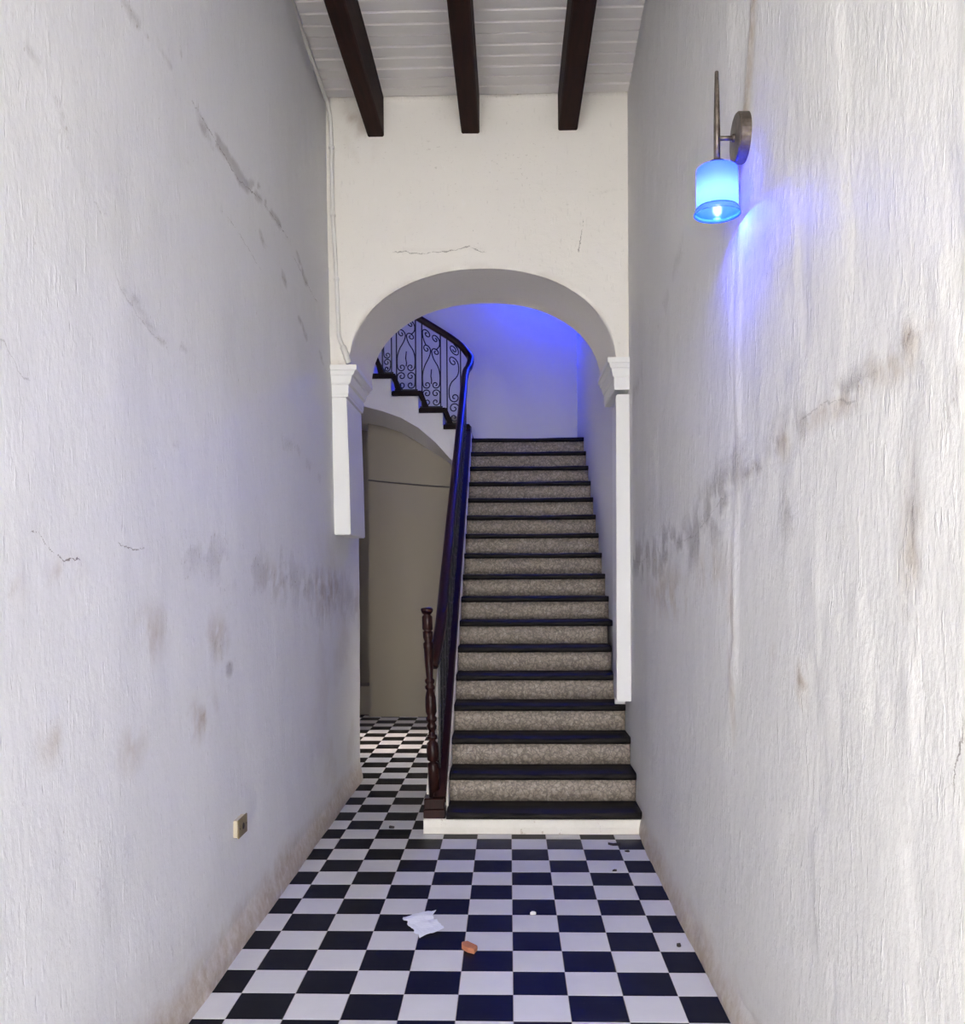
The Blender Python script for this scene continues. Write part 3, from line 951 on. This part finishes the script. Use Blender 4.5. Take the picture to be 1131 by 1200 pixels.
# scroll work
def spiral(c, r0, a0, turns, sgn, n=16, r1=.18):
    """points from the outer end inwards"""
    out = []
    for i in range(n + 1):
        s = i / n
        r = r0 * (1 - s) + r0 * r1 * s
        a = a0 + sgn * turns * 2 * math.pi * s
        out.append((c[0] + r * math.cos(a), c[1] + r * math.sin(a)))
    return out
def bez(p, q, r, n=8):
    return [((1 - t) ** 2 * p[0] + 2 * t * (1 - t) * q[0] + t * t * r[0], (1 - t) ** 2 * p[1] + 2 * t * (1 - t) * q[1] + t * t * r[1]) for t in [i / n for i in range(n + 1)]]
PI = math.pi
def strands_wide(W, Hh):
    """two mirrored columns of scrolls, pointed lyre, paired scrolls on top; W = half width"""
    S = []
    r = W * .46
    for s in (1, -1):
        def mir(pts): return [(s * x, y) for x, y in pts]
        # lower C scroll: two curls joined along the outside
        lo = spiral((W * .48, r * .98), r * .92, 0, 1.15, -1)
        hi = spiral((W * .48, r * 2.95), r, 0, 1.25, 1)
        S.append(mir(lo[::-1] + bez((W * .48 + r * .92, r * .98), (W * .93, r * 1.9), (W * .48 + r, r * 2.95), 5)[1:-1] + hi))
        # long strand
        c1 = (W * .46, r * 5.0)
        yl = r * 5.0
        top = Hh - .235
        b0 = spiral(c1, r * .95, 0, 1.25, -1)
        body = bez((W * .46 + r * .95, yl), (W * 1.08, yl + (top - yl) * .42), (W * .48, yl + (top - yl) * .66), 8)[1:] + bez((W * .48, yl + (top - yl) * .66), (W * .05, yl + (top - yl) * .86), (W * .06, top), 6)[1:]
        e = spiral((W * .06 + r * .95, top), r * .95, PI, 1.25, -1)
        S.append(mir(b0[::-1] + body + e[1:]))
        # top curls
        tp = spiral((W * .46, Hh - .09), r, 0, 1.3, 1)
        S.append(mir(bez((W * .06, top - .01), (W * 1.0, Hh - .18), (W * .46 + r, Hh - .09), 6)[2:-1] + tp))
    S.append([(0, r * 5.2), (.004, r * 6.0), (-.004, r * 7.0), (.003, r * 8.6)])
    return S
def strands_narrow(W, Hh):
    S = []
    r = W * .80
    a = spiral((0, r * .9), r * .8, 0, 1.2, -1); b = spiral((0, r * 2.6), r, 0, 1.25, 1)
    S.append(a[::-1] + bez((r * .8, r * .9), (r * 1.05, r * 1.8), (r, r * 2.6), 4)[1:-1] + b)
    y1 = r * 4.6; y2 = Hh - r * 3.6
    a = spiral((W * .1, y1), r * .95, PI, 1.3, 1); b = spiral((-W * .1, y2), r * .95, 0, 1.3, 1)
    S.append(a[::-1] + bez((W * .1 - r * .95, y1), (-W * .95, y1 + (y2 - y1) * .35), (0, (y1 + y2) / 2), 6)[1:] + bez((0, (y1 + y2) / 2), (W * .95, y1 + (y2 - y1) * .65), (-W * .1 + r * .95, y2), 6)[1:-1] + b)
    S.append(spiral((0, Hh - r * 1.3), r, PI / 2, 1.7, -1, 26))
    return S
IRON = [(-.0055, -.0045), (.0055, -.0045), (.0055, .0045), (-.0055, .0045)]
def panel_mesh(name, strands, fn):
    bm = bmesh.new()
    for s in strands:
        pts = [fn(u, v) for u, v in s]
        P3 = [Vector(p) for p in pts]
        # drop doubles
        q = [P3[0]]
        for p in P3[1:]:
            if (p - q[-1]).length > 1e-3: q.append(p)
        nrm = Vector(fn(0, 0)) - Vector(fn(0, 0, 1))
        sweep(bm, q, circ(.0062, 6), upv=nrm)
    bmesh.ops.recalc_face_normals(bm, faces=bm.faces[:])
    me = bpy.data.meshes.new(name); bm.to_mesh(me); bm.free(); me.materials.append(M['iron'])
    me.polygons.foreach_set('use_smooth', [True] * len(me.polygons))
    return me
def mesh_part(name, me, parent, loc):
    o = bpy.data.objects.new(name, me); COL.objects.link(o); o.parent = parent
    o.location = loc
    return o
RL = rail.location
# upper flight panels
def zrail(x):
    q = [(-.38, 3.80), (-.40, 3.85), (-.49, 3.952), (-.669, 4.078), (-.872, 4.205), (-1.2, 4.41), (-1.8, 4.80), (-2.85, 5.50)]
    for (xa, za), (xb, zb) in zip(q, q[1:]):
        if xb <= x <= xa: return za + (zb - za) * (x - xa) / (xb - xa) - .062
    return q[-1][1] - .062
YP = YS + .03
def upper_panel(xa, xb, zb, wide):
    W = (xb - xa) / 2; xc = (xa + xb) / 2
    Hh = zrail(xc) - zb
    sl = (zrail(xb) - zrail(xa)) / (xb - xa)
    def fn(u, v, d=0):
        k = min(max((v - Hh * .5) / (Hh * .35), 0), 1)
        return (u, d * .1, v + sl * u * k)
    st = strands_wide(W, Hh) if wide else strands_narrow(W, Hh)
    p = mesh_part('scroll_panel', panel_mesh('scroll_panel', st, fn), rail, Vector((xc, YP, zb)) - RL)
    for x in (xa, xb):
        bm = bmesh.new(); box(bm, -.0065, .0065, -.0065, .0065, -.012, zrail(x) - zb + .02)
        o = obj('baluster_bar', bm, M['iron'], p); o.location = (x - xc, 0, 0)
    bm = bmesh.new(); box(bm, xa - xc - .02, xb - xc + .02, -.014, .014, -.026, -.002)
    obj('foot_bar', bm, M['iron'], p)
upper_panel(-.638, -.497, ztop[0] + .026, False)
upper_panel(-.899, -.706, ztop[1] + .026, True)
upper_panel(-1.163, -.964, ztop[2] + .026, True)
upper_panel(-1.310, -1.215, ztop[3] + .026, False)
upper_panel(-1.60, -1.42, ztop[4] + .026, True)
# raking shoes that step the foot bars down from tread to tread
for xn, za, zb in ((noses[1], ztop[1], ztop[0]), (noses[2], ztop[2], ztop[1]), (noses[3], ztop[3], ztop[2]), (noses[4], ztop[4], ztop[3])):
    bm = bmesh.new()
    prism(bm, [(xn - .028, za - .004), (xn + .008, za - .004), (xn + .075, zb + .001), (xn + .012, zb + .001)], 1, YS - .03, YS + .02)
    part('raking_shoe', bm, M['mahogany_x'], rail)
# main flight panels (one per tread), seen nearly edge-on
slope = RISE / RUN
W = .098
Hm = H - .066 - .066 - .010
def fnm(u, v, d=0): return (d * .1, u, v + slope * u)
pmesh = panel_mesh('scroll_panel', strands_wide(W, Hm), fnm)
bm = bmesh.new(); box(bm, -.0065, .0065, -.0065, .0065, -.015, Hm + .02)
bmesh.ops.recalc_face_normals(bm, faces=bm.faces[:])
bar_me = bpy.data.meshes.new('baluster_bar'); bm.to_mesh(bar_me); bm.free(); bar_me.materials.append(M['iron'])
for k in range(15):
    yc = 2.60 + k * RUN
    p = mesh_part('scroll_panel', pmesh, rail, Vector((RXc - .014, yc, nose_z(yc) + .068)) - RL)
    for s in (-1, 1):
        o = bpy.data.objects.new('baluster_bar', bar_me); COL.objects.link(o); o.parent = p; o.location = (0, s * W, slope * s * W)

# ------------------------------------------------------------------ wall lamps
def sconce(loc, rotz, label, watts, at):
    """built on a wall at +x of its origin"""
    t = empty('wall_lamp', loc, label, 'wall lamp', 'blue wall lamps')
    t.rotation_euler = (0, 0, rotz)
    bm = bmesh.new()
    lathe(bm, [(.074, .010), (.078, .006), (.078, -.026), (.074, -.031), (.02, -.033)], 0, 0, 36, axis='x')
    obj('back_plate', bm, M['bronze'], t, False)
    bm = bmesh.new(); sweep(bm, [(-.03, 0, 0), (-.088, 0, 0)], circ(.0075, 12)); lathe(bm, [(.013, -.040), (.013, -.030)], 0, 0, 14, axis='x')
    obj('arm', bm, M['bronze'], t, True)
    sx = -.088
    bm = bmesh.new(); lathe(bm, [(.0105, -.085), (.0105, .02), (.0095, .08), (.0062, .212), (.0055, .214)], sx, 0, 16)
    obj('stem', bm, M['bronze'], t, True)
    bm = bmesh.new(); lathe(bm, [(.034, -.098), (.034, -.088), (.026, -.082), (.024, -.074), (.012, -.070)], sx, 0, 24)
    obj('socket_cap', bm, M['bronze'], t, True)
    # frosted shade: open at the bottom, with wall thickness
    bm = bmesh.new()
    n = 40
    prof = [(.030, -.094), (.058, -.094), (.0635, -.098), (.0655, -.108), (.0655, -.225), (.0665, -.2335)]
    rings = [[bm.verts.new((sx + r * math.cos(2 * PI * k / n), r * math.sin(2 * PI * k / n), z)) for k in range(n)] for r, z in prof]
    for a, b in zip(rings, rings[1:]):
        for k in range(n): bm.faces.new((a[k], a[(k + 1) % n], b[(k + 1) % n], b[k]))
    sh = obj('lamp_shade', bm, M['shade'], t, True)
    # flared lip
    bm = bmesh.new()
    prof = [(.0665, -.222), (.0705, -.228), (.0740, -.243), (.0725, -.2445), (.0685, -.236), (.0668, -.232)]
    rings = [[bm.verts.new((sx + r * math.cos(2 * PI * k / n), r * math.sin(2 * PI * k / n), z)) for k in range(n)] for r, z in prof]
    rings.append(rings[0])
    for a, b in zip(rings, rings[1:]):
        for k in range(n): bm.faces.new((a[k], a[(k + 1) % n], b[(k + 1) % n], b[k]))
    obj('glass_lip', bm, M['lip'], sh, True)
    bm = bmesh.new(); lathe(bm, [(.006, -.160), (.011, -.168), (.0135, -.182), (.012, -.197), (.007, -.206), (.002, -.209)], sx, 0, 16)
    obj('bulb', bm, M['bulb'], t, True)
    bm = bmesh.new(); lathe(bm, [(.011, -.094), (.011, -.150), (.008, -.162)], sx, 0, 14)
    obj('lamp_socket', bm, M['cream'], t, True)
    if watts:
        ld = bpy.data.lights.new('lamp_light', 'POINT'); ld.energy = watts; ld.color = BLUE; ld.shadow_soft_size = at[1]
        lo = bpy.data.objects.new('lamp_light', ld); COL.objects.link(lo); lo.parent = t; lo.location = (sx, 0, at[0])
    return t
sconce((.753, -.205, 2.925), 0, 'lit wall lamp with round bronze plate and glowing blue glass shade on right wall', SCONCE_W, (-.226, .01))
sconce((.36, RY1 - .002, 5.30), PI / 2, 'lit blue wall lamp high on the stairwell rear wall above the landing', STAIR_W, (-.25, .03))

# ------------------------------------------------------------------ small things
# conduit in the left corner
cd = empty('conduit_pipe', (-1.1, 2.7, 2.9), 'thin white conduit pipe running along the ceiling and down the left corner to the capital', 'pipe')
path = [(-1.150, YF + .1, 4.585), (-1.150, 1.0, 4.585), (-1.152, 2.0, 4.582), (-1.155, 2.62, 4.575), (-1.150, 2.72, 4.545), (-1.142, 2.765, 4.46), (-1.137, 2.772, 4.26), (-1.133, 2.772, 3.9), (-1.118, 2.775, 3.6), (-1.103, 2.775, 3.25), (-1.098, 2.775, 3.10), (-1.080, 2.775, 3.03), (-1.066, 2.775, 3.0)]
bm = bmesh.new(); sweep(bm, smooth_path(path, 5), circ(.0135, 10), upv=(.3, .2, 1)); part('pipe', bm, M['conduit'], cd, True)
bm = bmesh.new(); sweep(bm, [(-1.070, 2.772, 3.012), (-1.030, 2.772, 2.905)], circ(.021, 10), upv=(0, 1, 0)); part('end_sleeve', bm, M['conduit'], cd, True)
for z, x in ((3.86, -1.131), (4.30, -1.138), (3.45, -1.111)):
    bm = bmesh.new(); lathe(bm, [(.018, z - .009), (.018, z + .009)], x, 2.773, 14); part('coupling', bm, M['conduit'], cd, True)
for yy in (.2, 1.5):
    bm = bmesh.new(); box(bm, -1.168, -1.120, yy - .008, yy + .008, 4.565, 4.604, .003); part('clip', bm, M['conduit'], cd)

# outlet
ob = empty('outlet_box', (-1.13, .613, .503), 'yellowed surface mounted outlet box low on left wall', 'outlet')
bm = bmesh.new(); box(bm, -1.140, -1.116, .556, .670, .468, .538, .003); part('box', bm, M['cream'], ob)
bm = bmesh.new(); box(bm, -1.117, -1.110, .552, .674, .464, .542, .0025); cp = part('cover_plate', bm, M['ivory'], ob)
bm = bmesh.new()
lathe(bm, [(.013, -1.111), (.013, -1.1082), (.007, -1.1082), (.006, -1.1095)], .613, .503, 18, axis='x')
part('socket', bm, M['slot'], ob)
for yy in (.565, .661):
    bm = bmesh.new(); lathe(bm, [(.004, -1.111), (.004, -1.1085)], yy, .503, 8, axis='x'); part('screw', bm, M['slot'], ob)

# paper scrap
n = 16
quad = [(-.490, .941), (-.391, .709), (-.296, .785), (-.378, 1.0)]
bm = bmesh.new(); G = []
for i in range(n):
    row = []
    for j in range(n):
        a, b = i / (n - 1), j / (n - 1)
        p0 = Vector(quad[0]).lerp(Vector(quad[1]), a); p1 = Vector(quad[3]).lerp(Vector(quad[2]), a)
        p = p0.lerp(p1, b)
        ej = .012 * (random.random() - .5) if i in (0, n - 1) or j in (0, n - 1) else 0
        z = .004 + .007 * abs(math.sin(a * 2.6 * PI)) * (.3 + .7 * b) + .010 * fbm(np.array([a * 5]), np.array([b * 5]), 3, 2)[0] + .006 * b
        row.append(bm.verts.new((p.x + .39 + ej, p.y - .86 + ej, z)))
    G.append(row)
for i in range(n - 1):
    for j in range(n - 1): bm.faces.new((G[i][j], G[i + 1][j], G[i + 1][j + 1], G[i][j + 1]))
# torn flap
fa = [bm.verts.new(p) for p in ((-.392 + .39, .985 - .86, .012), (-.362 + .39, .945 - .86, .010), (-.345 + .39, 1.005 - .86, .018))]
bm.faces.new(fa)
pp = obj('paper_scrap', bm, M['paper'], None, False)
sm = pp.modifiers.new('thickness', 'SOLIDIFY'); sm.thickness = .0012
pp.location = (-.39, .86, 0)
tag(pp, 'crumpled white paper scrap lying on the checkered tiles', 'paper')
# terracotta shard
bm = bmesh.new()
prism(bm, [(-.035, .030), (-.012, .048), (.032, -.004), (.020, -.046), (-.010, -.030), (-.034, .004)], 2, .0005, .022)
for v_ in bm.verts: v_.co.z += random.uniform(-.003, .004) if v_.co.z > .01 else 0
bmesh.ops.bevel(bm, geom=bm.edges[:], offset=.003, segments=1, affect='EDGES')
sh = obj('brick_shard', bm, M['terracotta']); sh.location = (-.175, .602, 0)
tag(sh, 'small reddish brown brick shard lying on the tiles near the paper scrap', 'rubble')
# flakes of debris
def flake(x, y, rx, ry, mat, label, seed):
    rr = random.Random(seed)
    bm = bmesh.new()
    pts = [(rx * (1 + .5 * (rr.random() - .5)) * math.cos(a), ry * (1 + .5 * (rr.random() - .5)) * math.sin(a)) for a in np.linspace(0, 2 * PI, 8)[:-1]]
    prism(bm, pts, 2, .0005, .006)
    for v_ in bm.verts:
        if v_.co.z > .003: v_.co.z += rr.uniform(-.002, .008)
    o = obj('plaster_flake', bm, mat); o.location = (x, y, 0)
    tag(o, label, 'debris', 'debris on the floor')
flake(.585, 2.085, .040, .018, M['debris'], 'dark curled flake on the tiles before the bottom step at right', 1)
flake(.640, 1.96, .014, .012, M['debris'], 'tiny dark crumb on a white tile right of the dark curled flake', 8)
flake(.092, 1.002, .012, .006, M['pale'], 'pale plaster flake on a tile seam in the middle of the floor', 2)
flake(-.728, 2.43, .020, .018, M['debris'], 'small dark flake on a white tile left of the stair', 3)
flake(.685, .65, .009, .008, M['debris'], 'tiny dark crumb on a white tile beside the right wall', 4)
flake(.53, 1.62, .011, .006, M['debris'], 'small dark speck on a white tile before the right end of the step', 5)
# sagging cable on the beige wall
bm = bmesh.new()
cp_ = [(-1.528, 6.846, 2.568), (-1.2, 6.844, 2.532), (-.9, 6.844, 2.503), (-.682, 6.845, 2.487), (-.52, 6.846, 2.480)]
sweep(bm, smooth_path(cp_, 4), circ(.008, 8))
cb = obj('wall_cable', bm, M['cable'], None, True)
tag(cb, 'thin grey cable stretched across the beige wall under the upper stair', 'cable')
